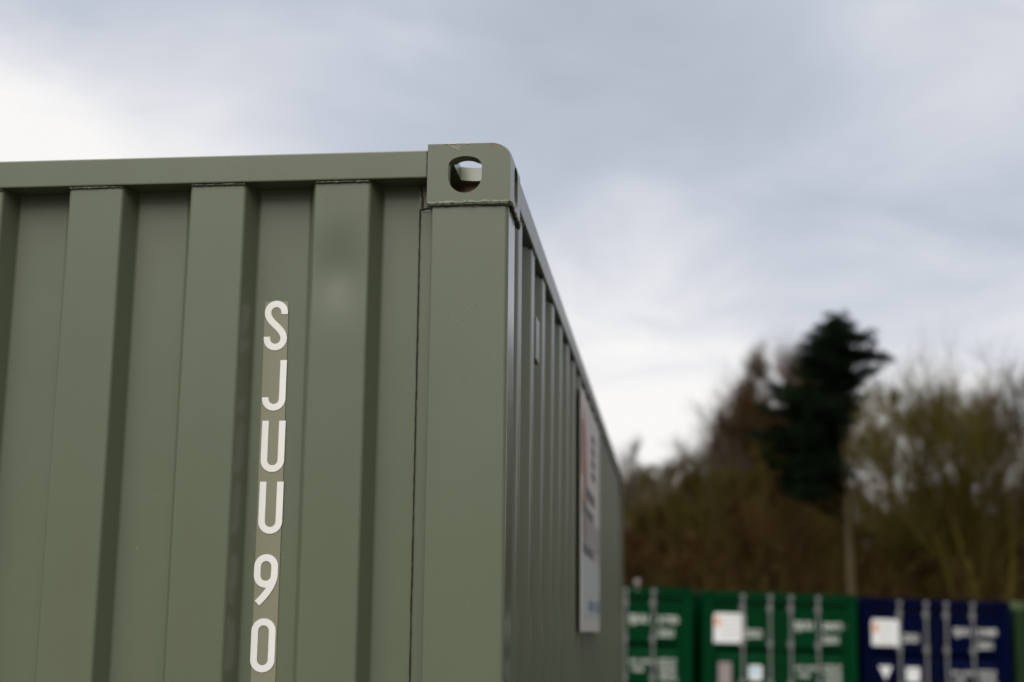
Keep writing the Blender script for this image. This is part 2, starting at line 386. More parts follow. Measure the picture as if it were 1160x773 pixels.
def simple_casting():
    mb = MB().rbox(-.162, 0, 0, .178, HT-.118, HT, .01); 
    return mb
def clone(mb): c = MB(); c.v = list(mb.v); c.f = list(mb.f); c.sm = list(mb.sm); return c

def end_profile():
    pts = [(-.181, .0557)]; x = -.258
    first = True
    pts.append((x, .0557))
    for k in range(8):
        pts += [(x-.018, .010), (x-.128, .010), (x-.146, .0557)]
        x2 = x-.250
        if k < 7: pts.append((x2, .0557))
        x = x2
    pts.append((-(W-.181), .0557))
    return pts
def dense(zlist, step): 
    o = []; a_, b_ = zlist; n = max(1, int((b_-a_)/step)); return [a_+(b_-a_)*i/n for i in range(n+1)]

def wobble_line(p0, p1, n, amp):
    p0, p1 = Vector(p0), Vector(p1); return [p0.lerp(p1, i/n)+Vector((random.uniform(-amp, amp), random.uniform(-amp, amp)*.3, random.uniform(-amp, amp))) for i in range(n+1)]

def side_profile():
    """path (x depth, y): outer flats 72, slopes 68, inner flats 70"""
    pts = [(-.046, .178), (-.046, .185)]; y = .185
    while y + .278 < LEN-.19:
        pts += [(-.010, y+.068), (-.010, y+.140), (-.046, y+.208), (-.046, y+.278)]; y += .278
    pts.append((-.046, LEN-.178)); return pts

def make_container(root, mat, cast_mat, detail, doors_at_front, door_fn=None, post_mat=None):
    off = (-W/2, LEN/2, 0)
    B = lambda mb, nm, m_=mat, par=root: mb.build(nm, m_, par, off)
    post_mat = post_mat or mat
    zt, zb = HT-.118-.001, .119
    # castings
    for top in (1, 0):
        for right in (1, 0):
            for front in (1, 0):
                c = clone(CAST) if (detail or top) else simple_casting()
                c.mirror(None if right else -W/2, None if front else LEN/2, None if top else HT/2)
                o = B(c, 'corner_casting', cast_mat)
    # corner posts
    for right in (1, 0):
        for front in (1, 0):
            prof = arc(-.148, .0095, .0055, 200, 270, 4)+arc(-.0115, .0125, .0085, 270, 360, 5)+[(-.003, .112)]+arc(-.0075, .116, .0045, 0, 90, 3)[1:]+[(-.0145, .1215), (-.0145, .172), (-.150, .172), (-.185, .172), (-.185, .0525), (-.158, .0525)]
            mb = MB(); mb.extrude(prof, dense((zb, zt), .1 if detail else 1), True, True, True)
            mb.box(-.186, -.1625, .0515, .0665, zt-.003, HT-.068)
            mb.mirror(None if right else -W/2, None if front else LEN/2); B(mb, 'corner_post', post_mat)
    # headers and sills on both ends, rails along both sides
    for front in (1, 0):
        for z0, z1, nm in ((HT-.0664, HT-.0092, 'top_rail'), (.010, .12, 'bottom_rail')):
            mb = MB().rbox(-(W-.1625), -.1625, .004, .066, z0, z1, .004)
            mb.mirror(None, None if front else LEN/2); B(mb, nm)
    for right in (1, 0):
        for z0, z1, nm in ((HT-.070, HT-.0095, 'top_rail'), (.012, .16, 'bottom_rail')):
            mb = MB().rbox(-.066, -.004, .1785, LEN-.1785, z0, z1, .005)
            mb.mirror(None if right else -W/2); B(mb, nm)
    # roof and floor
    mb = MB(); n = 36; prof = []
    for i in range(n*2+1):
        yy = .1795+(LEN-.359)*i/(2*n); prof.append((yy, HT-.030+(.010 if i % 2 else 0)))
    for i in range(len(prof)-1): mb.add([(-.03, prof[i][0], prof[i][1]), (-.03, prof[i+1][0], prof[i+1][1]), (-W+.03, prof[i+1][0], prof[i+1][1]), (-W+.03, prof[i][0], prof[i][1])], [(0, 1, 2, 3)])
    for ya_, yb_ in ((.0665, .179), (LEN-.179, LEN-.0665)): mb.box(-(W-.1635), -.1635, ya_, yb_, HT-.026, HT-.020)
    B(mb, 'roof')
    B(MB().box(-W+.067, -.067, .067, LEN-.067, .14, .168), 'floor', M_WOOD)
    # side walls
    walls = {}
    for right in (1, 0):
        mb = MB(); pr = round_path(side_profile(), .008 if detail else .004, 3 if detail else 1)
        mb.extrude(pr, dense((.16, HT-.0705), .25 if detail else 2.4), True)
        if not right: mb.mirror(-W/2)
        walls[right] = B(mb, 'side_wall')
    # closed corrugated end
    mb = MB(); pr = round_path(end_profile(), .006, 4)
    if detail:                                # refine near the dent so it can be pressed in
        pr2 = []
        for i in range(len(pr)-1):
            a_, b_ = Vector(pr[i]), Vector(pr[i+1]); k = max(1, int((a_-b_).length/.012)) if abs(a_.x+.33) < .08 or abs(b_.x+.33) < .08 else 1
            for j in range(k): q = a_.lerp(b_, j/k); pr2.append((q.x, q.y))
        pr2.append(pr[-1]); pr = pr2
    mb.extrude(pr, dense((.12, HT-.0668), .02 if detail else 2.4), True)
    if detail:
        nv = []
        for x, y, z in mb.v:
            dx = (x+.335)/.045; dz = (z-2.345)/.07; g = math.exp(-(dx*dx+dz*dz)*1.1)
            dx2 = (x+.297)/.022; dz2 = (z-2.29)/.06; g2 = math.exp(-(dx2*dx2+dz2*dz2))
            dx3 = (x+.33)/.05; dz3 = (z-2.2)/.05; g3 = math.exp(-(dx3*dx3+dz3*dz3))
            k = 1 if y < .03 else 0
            wv = .0012*sin(x*9+z*2.1)+.0009*sin(z*6.3+x*23)
            nv.append((x, y+k*(.0060*g+.0006*g2-.0002*g3)+k*wv*(1-math.exp(-(HT-z)*6)), z))
        mb.v = nv
    if doors_at_front: mb.mirror(-W/2, LEN/2)
    ew = B(mb, 'end_wall')
    # the door end
    door_fn(root, B, mat, not doors_at_front)
    return ew, walls

def doors_generic(spec):
    def fn(root, B, mat, flip):
        def fin(mb): return mb.mirror(-W/2, LEN/2) if flip else mb
        zt_, zb_ = HT-.235, .13; cx = -W/2
        B(fin(MB().rbox(-(W-.1635), -.1635, .012, .10, HT-.160, HT-.0665, .004)), 'header_plate')
        for sgn, key in ((-1, 'left'), (1, 'right')):
            xa, xb = (cx-1.055, cx-.008) if sgn < 0 else (cx+.008, cx+1.055)
            # panel: a folded sheet with three pressed-in grooves between flat fields
            yo, yi = .045, .112; prof = [(yo, zt_)]
            for gz in (HT-.82, HT-1.45, HT-2.08): prof += [(yo, gz-.03), (yi, gz-.065), (yi, gz-.12), (yo, gz-.21)]
            prof.append((yo, zb_)); prof = round_path(prof, .008, 2)
            mb = MB(); n = len(prof)
            xi0, xi1 = xa+.05, xb-.05
            mb.add([(x, p[0], p[1]) for x in (xi0, xi1) for p in prof], [(i, n+i, n+i+1, i+1) for i in range(n-1)], True)
            for x0, x1 in ((xa, xi0), (xi1, xb)): mb.rbox(x0, x1, .038, .088, zb_, zt_, .004)
            mb.box(xa, xb, .125, .130, zb_, zt_)
            mb.rbox(xa+.05, xb-.05, .040, .088, zt_-.001, zt_+.03, .004)
            d = B(fin(mb), 'door')
            g = MB()
            for x in (xa-.012, xb+.001): g.box(x, x+.010, .055, .085, zb_, zt_)
            g.box(xa, xb, .075, .095, zt_+.031, HT-.1605)
            B(fin(g), 'gasket', M_RUB, d)
            for off_ in (.165, .60):
                x = cx+sgn*off_
                r_ = MB().tube([(x, .012, .10), (x, .012, HT-.05)], .018, 10)
                for zc in (HT-.255, HT-.80, 1.20, .45): r_.rbox(x-.045, x+.03, -.004, .040, zc-.05, zc+.05, .008)
                r_.rbox(x-.035, x+.035, -.008, .03, HT-.11, HT-.045, .006); r_.rbox(x-.035, x+.035, -.008, .03, .05, .11, .006)
                B(fin(r_), 'locking_rod', M_GALV, d)
                B(fin(MB().rbox(x-(.38 if off_ > .3 else .02) if sgn > 0 else x-.02, x+(.02 if sgn > 0 else .38 if off_ > .3 else .02), -.012, .002, 1.02, 1.06, .004).tube([(x, .0, .98), (x, .0, 1.10)], .028, 8)), 'handle', M_GALV, d)
            for zc in (.35, 1.0, 1.65, 2.28):
                xx = cx+sgn*1.062; B(fin(MB().tube([(xx, .03, zc-.07), (xx, .03, zc+.07)], .018, 8).rbox(xx-.05, xx+.02, .030, .037, zc-.05, zc+.05, .002)), 'hinge', mat, d)
            for item in spec.get(key, []):
                kind, x, z = item[0], cx+item[1], HT-item[2]
                if kind == 'text': B(fin(shifted(text_mb(item[3], item[4], item[5] if len(item) > 5 else 1), x, .0435, z)), 'lettering', M_TXT, d)
                elif kind == 'board':
                    s_ = B(fin(MB().rbox(x, x+item[3], .026, .0435, z-item[4], z, .002)), 'placard', item[5], d)
                    for q in item[6]: B(fin(MB().box(x+q[0], x+q[1], .0235, .0257, z-q[3], z-q[2])), 'print', q[4], s_) if False else None
                    for q in item[6]:
                        B(fin(MB().box(x+q[0], x+q[1], .0235, .0257, z-q[3], z-q[2])), 'printed_line', q[4], d)
                elif kind == 'tri':
                    s3 = item[3]; t_ = MB().add([(x, .042, z), (x+s3, .042, z), (x+s3/2, .042, z-s3), (x, .044, z), (x+s3, .044, z), (x+s3/2, .044, z-s3)], [(0, 2, 1), (3, 4, 5), (0, 1, 4, 3), (1, 2, 5, 4), (2, 0, 3, 5)])
                    B(fin(t_), 'triangle_sticker', M_STK, d)
    return fn

# --- the near container
near = empty('shipping_container', (-W/2, LEN/2, 0))
tag(near, 'large olive green container in the foreground, white letters SJUU 90 down its corrugated end', 'shipping container')
end_wall, sides = make_container(near, M_OL, M_OLC, True, False, doors_generic({}), M_OLP)
offn = (-W/2, LEN/2, 0)
NB = lambda mb, nm, m_, par=near: mb.build(nm, m_, par, offn)
# weld beads: under the casting, over each rib, at the casting/rail joint
def bead(p0, p1, n, r, amp, mat, name='weld_bead', par=near, rv=.35):
    pts = wobble_line(p0, p1, n, amp); NB(MB().tube(pts, [r*(1+random.uniform(-rv, rv)) for _ in pts], 8), name, mat, par)
bead((-.160, .004, HT-.1195), (-.003, .003, HT-.1195), 52, .0054, .0008, M_BEAD, rv=.2)
bead((-.160, .0012, HT-.1247), (-.004, .0010, HT-.1245), 60, .0009, .0010, M_CRACK, 'weld_crack')
bead((-.0015, .006, HT-.1205), (-.003, .172, HT-.1205), 46, .0050, .0012, M_BEAD)
bead((.0008, .004, HT-.124), (-.0008, .172, HT-.124), 40, .0024, .0016, M_CRUST, 'weld_crack')
bead((-.163, .0035, HT-.012), (-.1633, .0035, HT-.066), 16, .0014, .0006, M_CRACK, 'weld_crack')
x = -.276
for k in range(8):
    bead((x-.001, .0095, HT-.0685), (x-.109, .0095, HT-.0685), 22, .0024, .0007, M_BEAD)
    bead((x-.001, .0078, HT-.0695), (x-.109, .0078, HT-.0695), 40, .0010, .0005, M_CRACK, 'weld_crack')
    x -= .250
y = .253
while y < LEN-.3:
    bead((-.0105, y-.01, HT-.072), (-.0105, y+.08, HT-.072), 10, .003, .001, M_BEAD); y += .278
# sealant seam beside the post and its ragged top
bead((-.1835, .0500, HT-.115), (-.1825, .0505, .15), 300, .0013, .0004, M_CRACK, 'sealant_seam', rv=.3)
bead((-.1835, .050, HT-.117), (-.166, .050, HT-.114), 12, .0012, .0012, M_CRACK, 'sealant_seam')
bead((-.1840, .049, HT-.07), (-.1775, .050, HT-.115), 10, .0022, .0020, M_CRUST, 'sealant_seam')
# scrapes along the casting's top edge
for x0, z0, x1, z1, r in ((-.128, HT+.0002, -.105, HT-.0002, .0011), (-.122, HT-.001, -.108, HT-.010, .0006), (-.108, HT-.001, -.099, HT-.007, .0005), (-.088, HT, -.080, HT-.0005, .0008), (-.115, HT, -.100, HT-.0122, .0005)):
    NB(MB().tube(wobble_line((x0, -.0002, z0), (x1, -.0002, z1), 5, .0006), r, 5), 'scratch', M_SCR)
# drops and specks in the paint on the ribs
# decal film and the characters
NB(MB().add([(-.4889, .0540, 2.2935), (-.4860, .0540, 2.2947), (-.4450, .0540, 2.2947), (-.4416, .0540, 2.2925), (-.4385, .0540, 1.95), (-.4375, .0540, 1.58), (-.4390, .0540, 1.33), (-.4860, .0540, 1.33), (-.4847, .0540, 1.58), (-.4870, .0540, 1.95),
             (-.4889, .0545, 2.2935), (-.4860, .0545, 2.2947), (-.4450, .0545, 2.2947), (-.4416, .0545, 2.2925), (-.4385, .0545, 1.95), (-.4375, .0545, 1.58), (-.4390, .0545, 1.33), (-.4860, .0545, 1.33), (-.4847, .0545, 1.58), (-.4870, .0545, 1.95)],
            [tuple(range(10))]+[tuple(range(19, 9, -1))]+[(i, 10+i, 10+(i+1) % 10, (i+1) % 10) for i in range(10)]), 'decal_strip', M_STRIP, end_wall)
for ch, xl, zbt, wd in (('S', -.4882, 2.1968, .0462), ('J', -.4862, 2.0780, .0462), ('U', -.4838, 1.9590, .0462), ('U', -.4832, 1.8412, .0466), ('9', -.4872, 1.7035, .0462), ('0', -.4872, 1.5838, .0466)):
    gl = glyph(ch, wd, .0992); mb = stroke_mesh(gl[:1], .0128)
    if len(gl) > 1: m2 = stroke_mesh(gl[1:], .0128); m2.v = [(x, y-.0003, z) for x, y, z in m2.v]; mb.add(m2.v, m2.f)
    NB(shifted(mb, xl, .0537, zbt), 'letter', M_WHITE, end_wall)
# ventilator on the long side
v_ = NB(MB().rbox(-.046, -.0075, .620, .702, HT-.310, HT-.206, .004), 'vent_cover', M_OL, sides[1])
# --- the sign on the long side
sx0, sx1, sz0, sz1 = 2.15, 3.26, 1.664, 2.472
sign = empty('sign_board', (-.003, (sx0+sx1)/2, sz0))
tag(sign, 'pinkish white printed sign board fixed to the long side of the olive container', 'sign')
offs = (-.003, (sx0+sx1)/2, sz0)
def SB(mb, nm, m_): return mb.build(nm, m_, sign, offs)
M_SGN = plain('sign_print_pinkish_white', (.60, .555, .53), .45, .05); M_SBL = plain('sign_print_pale_blue', (.50, .535, .535), .45, .06)
M_SOR = plain('sign_print_orange', (.60, .24, .13), .45, .1); M_SB2 = plain('sign_print_blue', (.17, .22, .30), .45, .1)
M_SDK = plain('sign_print_dark_grey', (.10, .10, .11), .5, .1); M_SGR = plain('sign_print_grey', (.46, .43, .43), .5, .05); M_SEDGE = plain('sign_edge', (.10, .09, .08), .6)
SB(MB().rbox(-.006, -.001, sx0, sx1, sz0, sz1, .001), 'board', M_SGR)
def flat(y0, y1, z0, z1, m_, nm='printed_field', lay=0): return SB(MB().box(-.001, .0006+.0008*lay, y0, y1, z0, z1), nm, m_)
flat(sx0+.004, sx1-.004, sz0+.004, sz1-.004, M_SGN)
flat(sx0+.03, sx1-.03, sz0+.05, sz0+.255, M_SBL, lay=1)
flat(sx0+.03, sx1-.03, sz0+.262, sz0+.405, M_SGR, lay=1)
def yz_text(y0, z0, s, size, m_, sxx=1.0):     # marks too soft to read in the photograph: plain word-shaped bars
    yy = y0; k = MB()
    for wl in s:
        k.box(.0015, .0026, yy, yy+wl*size*.62, z0, z0+size*.7)
        yy += wl*size*.62+size*.45
    SB(k, 'printed_words', m_)
yz_text(sx0+.05, sz0+.395, (11, 10), .045, M_SDK); yz_text(sx0+.05, sz0+.262, (9, 12), .045, M_SDK)
for i, yy in enumerate((.08, .24, .42, .60, .78, .94)): flat(sx0+yy, sx0+yy+.045, sz0+.29, sz0+.39, M_SDK, 'printed_bar', 2)
yz_text(sx0+.20, sz0+.46, (4, 7, 3), .055, M_SDK)
for i in range(4): yz_text(sx0+.55, sz0+.56+.045*i, ((3, 4, 2), (5, 3), (2, 6), (4, 4))[i], .035, M_SDK)
yz_text(sx0+.35, sz0+.075, (4, 6), .05, M_SB2); yz_text(sx0+.80, sz0+.075, (3, 5), .06, M_SB2)
def swoosh(yc, zc, r, wd, a0, a1, m_):
    k = MB(); n = 20; vs_ = []
    for i in range(n+1):
        t = radians(a0+(a1-a0)*i/n)
        for rr in (r-wd/2, r+wd/2): vs_.append((.0024, yc+rr*cos(t), zc+rr*sin(t)))
    k.add(vs_, [(2*i, 2*i+1, 2*i+3, 2*i+2) for i in range(n)]); SB(k, 'printed_curve', m_)
swoosh(sx0+.02, sz0+.52, .10, .07, -88, 80, M_SOR); swoosh(sx0+.02, sz0+.52, .17, .05, -80, 70, M_SB2); swoosh(sx0+.02, sz0+.50, .23, .05, -50, 78, M_SOR)
flat(sx0+.004, sx0+.11, sz0+.52, sz0+.70, M_SOR, 'printed_field', 1)

# --- the row of containers behind
def ids(num, kg):
    return {'right': [('text', .225, .555, 'SJUU', .165, .86), ('text', .675, .552, num, .150, .86), ('text', .675, .755, '22G1', .150, .80),
                      ('text', .24, 1.17, 'MAX. GROSS', .075, .85), ('text', .26, 1.29, 'TARE', .085), ('text', .665, 1.14, '30,480 KGS', .062), ('text', .665, 1.21, '67,200 LBS', .062), ('text', .70, 1.28, kg+' KGS', .062), ('text', .70, 1.35, '4,850 LBS', .062), ('text', .70, 1.42, '28,280 KGS', .06)]}
lines = lambda w_, h_: [(.03, .10, .06, .20, M_ORG)]+[(.12, w_-.05, .055+.075*i, .066+.075*i, M_GREYP) for i in range(int(h_/.08))]
left = {'left': [('board', -1.085+.02, .345, .50, .45, M_STK, lines(.50, .45)), ('text', -.555, .70, '22G1', .165, .75),
                 ('board', -.98, 1.09, .20, .36, M_PLATE, []), ('board', -.50, 1.13, .20, .22, M_STK, [(.04, .15, .05, .13, M_CYAN)])]}
left3 = {'left': [('board', -1.085+.03, .345, .45, .41, M_STK, lines(.45, .41)), ('text', -.545, .68, '22G1', .165, .75),
                  ('tri', -.94, 1.07, .21), ('board', -.50, 1.08, .21, .22, M_STK, [(.05, .15, .06, .09, M_GREYP)])]}
def row_container(TL, TR, mat, cast_mat, spec, label, group):
    TL, TR = Vector(TL), Vector(TR); xa = (TR-TL).normalized(); ya = Vector((0, 0, 1)).cross(xa).normalized(); za = xa.cross(ya)
    mid = (TL+TR)/2; o_top = mid+xa*W/2                    # local (0,0,HT)
    R = Matrix((xa, ya, za)).transposed()
    root = empty('shipping_container'); tag(root, label, 'shipping container', group)
    make_container(root, mat, cast_mat, False, True, doors_generic(spec))
    root.matrix_world = Matrix.Translation(o_top - R@Vector((0, 0, HT)) + R@Vector((-W/2, LEN/2, 0))) @ R.to_4x4()
    return root
ROWC = [([-1.856, 20.068, 2.417], [0.584, 20.559, 2.368]), ([0.706, 20.579, 2.335], [3.135, 21.068, 2.291]),
        ([3.221, 21.339, 2.271], [5.607, 21.823, 2.224]), ([5.700, 21.937, 2.220], [8.094, 22.424, 2.164])]
r1 = row_container(*ROWC[0], M_GREEN, M_GREEN, {**left, **ids('217036 4', '2,200')}, 'dark green container half hidden behind the olive container, leftmost of the row', 'containers lined up in front of the trees')
r2 = row_container(*ROWC[1], M_GREEN, M_GREEN, {**left, **ids('204718 7', '2,180')}, 'dark green container with a white placard on its door, beside the navy blue container', 'containers lined up in front of the trees')
i3 = ids('210095 2', '2,220'); i3['right'][0] = ('text', .29, .555, 'SJUU', .155, .80)
r3 = row_container(*ROWC[2], M_BLUE, M_BLUE, {**left3, **i3}, 'navy blue container with white placard and triangle sticker on its door', 'containers lined up in front of the trees')
r4 = row_container(*ROWC[3], M_PALEG, M_MOSS, {}, 'pale moss green container at the right edge beside the navy blue one', 'containers lined up in front of the trees')
# small pale lamp standing on the first green roof
lp = at(722, 658, 21.9); lr = empty('floodlight', lp)
tag(lr, 'small pale lamp head standing on the roof of the leftmost dark green container', 'lamp')
MB().rbox(-.04, .04, -.03, .03, -.05, .02, .012).build('housing', M_PLATE, lr); MB().tube([(0, 0, -.02), (0, 0, -.13)], .012, 8).rbox(-.04, .04, -.03, .03, -.135, -.125, .003).build('bracket', M_GALV, lr)

# ------------------------------------------------------------------ trees
def bark(name, a_, b_, sc=3):
    m = Mat(name, .9, .05); m.base(m.mix(m.noise(sc, 5, .65, (1, 1, .4)), a_, b_)); return m.m
B_BROWN = bark('brown_bark', (.018, .011, .004), (.050, .034, .012)); B_OLIVE = bark('mossy_bark', (.020, .020, .005), (.070, .064, .016))
T_BROWN = bark('brown_twigs', (.026, .013, .005), (.085, .048, .018), .5); T_OLIVE = bark('olive_twigs', (.030, .024, .005), (.110, .088, .016), .5)
T_GREY = bark('grey_brown_twigs', (.05, .038, .027), (.11, .085, .065), .6); B_DARK = bark('dark_ivy_bark', (.008, .007, .004), (.022, .018, .008))
B_PALE = bark('pale_pine_bark', (.05, .040, .022), (.15, .115, .065))

def bare_tree(h, trunk_h, width, seed, stems=1, r0=.13, n1=13, n2=8, n3=7, n4=4, rise=.55, twist=.18, rtwig=.006, low=.35):
    """leader(s) carrying limbs, branches, branchlets and twigs; height 10, half-width `width`"""
    rnd = random.Random(seed); tr = MB(); cr_ = MB()
    def seg(mb, p, q, ra, rb, n):
        d = (q-p).normalized(); a_ = d.orthogonal().normalized(); b_ = d.cross(a_); vs__ = []
        for P, r in ((p, ra), (q, rb)):
            for j in range(n): t = 2*pi*j/n; vs__.append(P+(a_*cos(t)+b_*sin(t))*r)
        mb.add(vs__, [(j, (j+1) % n, n+(j+1) % n, n+j) for j in range(n)], n > 4)
    def path(mb, p, d, ln, r, r2, k, n, tw, up_):
        pts = [(p.copy(), d.copy(), r)]; q = p.copy(); dd = d.copy()
        for i in range(k):
            dd = (dd+Vector((rnd.gauss(0, tw), rnd.gauss(0, tw), rnd.gauss(0, tw*.6)+up_))).normalized()
            q2 = q+dd*ln/k; ra = r+(r2-r)*i/k; rb = r+(r2-r)*(i+1)/k; seg(mb, q, q2, ra, rb, n); q = q2; pts.append((q.copy(), dd.copy(), rb))
        return pts
    def child_dir(d, ang, up_):
        ax = d.orthogonal().normalized(); ax.rotate(Matrix.Rotation(rnd.uniform(0, 2*pi), 3, d)); v_ = d*cos(ang)+ax*sin(ang); v_.z += up_; return v_.normalized()
    def pick(pts, f):
        x = f*(len(pts)-1); i = min(int(x), len(pts)-2); t = x-i; return pts[i][0].lerp(pts[i+1][0], t), pts[i][1], pts[i][2]*(1-t)+pts[i+1][2]*t
    for s in range(stems):
        a_ = 2*pi*s/stems+rnd.uniform(-.5, .5); ti = 0.03 if stems == 1 else rnd.uniform(.16, .30)
        base_ = Vector((cos(a_)*.15*(stems > 1), sin(a_)*.15*(stems > 1), -.15))
        bole = path(tr, base_, Vector((cos(a_)*ti, sin(a_)*ti, 1)).normalized(), trunk_h+.15, r0, r0*.78, 4, 9, .03, .0)
        p, d, r = bole[-1]; lead = path(cr_, p, d, (h-trunk_h)*rnd.uniform(.85, .98), r, .02, 9, 6, twist*.5, .05)
        for i in range(n1):
            f = (i+rnd.random())/n1*.95; P, D_, R_ = pick(lead, f); shape = sin(pi*(low+(1-low)*f))**.7
            L1 = width*rnd.uniform(.75, 1.15)*max(.25, shape); r1 = min(R_*.62, .06)
            b1 = path(cr_, P, child_dir(D_, rnd.uniform(.7, 1.15), rise*.35), L1*1.15, r1, .016, 6, 5, twist, rise*.16)
            for j in range(n2):
                P2, D2, R2 = pick(b1, rnd.uniform(.2, 1)); L2 = L1*rnd.uniform(.50, .95)
                b2 = path(cr_, P2, child_dir(D2, rnd.uniform(.4, .9), rise*.7), L2, min(R2*.7, .020), .009, 4, 4, twist, rise*.15)
                for m_ in range(n3):
                    P3, D3, R3 = pick(b2, rnd.uniform(.15, 1)); L3 = L2*rnd.uniform(.38, .70)+.12
                    b3 = path(cr_, P3, child_dir(D3, rnd.uniform(.3, .8), rise*.7), L3, .0085, rtwig, 2, 3, twist, rise*.15)
                    for q_ in range(n4):
                        P4, D4, R4 = pick(b3, rnd.uniform(.2, 1)); path(cr_, P4, child_dir(D4, rnd.uniform(.3, .8), rise*.3), L3*rnd.uniform(.5, 1.0)+.08, rtwig, rtwig*.5, 1, 3, 0, 0)
    top = sorted(v__[2] for v__ in cr_.v)[int(len(cr_.v)*.997)]; k = h/top
    for mb in (tr, cr_): mb.v = [(x*k, y*k, z*k) for x, y, z in mb.v]
    return tr, cr_
def data_of(mb, name, mat):
    me = bpy.data.meshes.new(name); me.from_pydata(mb.v, [], mb.f); me.materials.append(mat); me.polygons.foreach_set('use_smooth', mb.sm); me.update(); return me
PROTO = {}
def proto(key, tm, cm, **kw):
    t, c = bare_tree(10.0, **kw); PROTO[key] = (data_of(t, 'trunk', tm), data_of(c, 'crown', cm), kw.get('trunk_h'))
proto('brownA', B_BROWN, T_BROWN, trunk_h=1.6, width=2.2, seed=3, n1=16, n2=9)
proto('brownB', B_BROWN, T_BROWN, trunk_h=2.4, width=1.9, seed=11, n1=17, n2=9, rise=.75)
proto('olive', B_OLIVE, T_OLIVE, trunk_h=1.4, width=2.1, seed=21, stems=2, n1=10, n2=7, n3=5, n4=3, rise=.7)
proto('grey', B_BROWN, T_GREY, trunk_h=2.4, width=2.0, seed=31, n1=12, n2=6, n3=5, n4=3, rise=.8)
proto('oliveB', B_OLIVE, T_OLIVE, trunk_h=2.2, width=2.0, seed=45, n1=14, n2=9, rise=.4)
proto('bigvase', B_DARK, T_OLIVE, trunk_h=2.8, width=3.1, seed=52, stems=5, r0=.21, n1=11, n2=7, n3=5, n4=3, rise=.62, twist=.24, low=.2)
def tree(px, py, d, key, label, group=None, rz=None, sxy=1.0):
    top = at(px, py, d); gz = ground_z(top.x, top.y); h = top.z-gz
    r = empty('bare_tree', (top.x, top.y, gz)); tag(r, label, 'tree', group)
    r.rotation_euler.z = random.uniform(0, 6.28) if rz is None else rz; s = h/10
    r.scale = (s*sxy, s*sxy, s)
    t, c, _ = PROTO[key]
    for me, nm in ((t, 'trunk'), (c, 'crown')):
        o = bpy.data.objects.new(nm, me); scn.collection.objects.link(o); o.parent = r
    return r
G = 'bare winter trees in the wood behind the containers'
tree(1096, 405, 41, 'bigvase', 'broad bare olive-twigged tree with several dark stems, right of the pine', G, 1.0, 1.0)
tree(1020, 428, 47, 'olive', 'bare olive tree close against the right side of the pine', G, .3, .8)
tree(1003, 432, 45, 'oliveB', 'slender bare mossy tree filling the gap just right of the pine trunk', G, .8, .9)
tree(1140, 440, 50, 'grey', 'thin bare tree seen behind the right half of the broad bare one', G, 1.9, 1.1)
tree(1180, 415, 42, 'grey', 'sparse bare tree reaching in from the right edge of the picture', G, 2.0, 1.05)
tree(880, 392, 52, 'brownA', 'tall reddish brown bare tree just left of the pine, highest of the bare ones', G, .5, 1.0)
tree(905, 430, 54, 'brownA', 'reddish brown bare tree half hidden behind the pine crown', G, 2.5, .8)
tree(862, 424, 55, 'brownB', 'slim reddish brown bare tree just left of the tallest brown one', G, 5.1, 1.05)
tree(900, 402, 54, 'brownB', 'upright brown bare tree half hidden behind the left side of the pine crown', G, 2.2, 1.1)
tree(838, 450, 54, 'brownB', 'bushy brown bare tree on the slope of the treeline, left of the slim one', G, 1.1, 1.2)
tree(840, 455, 52, 'brownA', 'brown bare tree on the falling treeline left of the tallest brown one', G, 4.0, .8)
tree(742, 492, 50, 'grey', 'thin pale bare tree standing above the low treeline near the olive container', G, 1.0, .75)
tree(806, 487, 50, 'grey', 'thin twiggy bare tree between the pale low one and the brown ones', G, 3.3, .7)
GS = 'low bare trees filling the wood behind the containers'
rr_ = random.Random(5)
prof_top = [(700, 540), (725, 545), (755, 540), (785, 525), (815, 510), (845, 490), (880, 470), (915, 480), (950, 560), (985, 565), (1020, 560), (1060, 560), (1100, 560), (1140, 555), (1190, 545)]
cnt = 0
for row, (d, dy) in enumerate(((60, 0), (53, 14), (46, 34), (42, 66))):
    for i in range(len(prof_top)-1+1):
        px, py = prof_top[i]; px += rr_.uniform(-14, 14)+(row % 2)*15; py += dy-14+rr_.uniform(-8, 10)
        if row == 3 and i % 2: continue
        key = rr_.choice(('brownA', 'brownB', 'olive', 'oliveB', 'brownB')) if px > 760 else rr_.choice(('olive', 'oliveB', 'brownA'))
        t = tree(px, py, d+rr_.uniform(-2, 2), key, 'low brown or olive bare tree merging into the wood behind the container row', GS, None, rr_.uniform(.9, 1.3)); cnt += 1

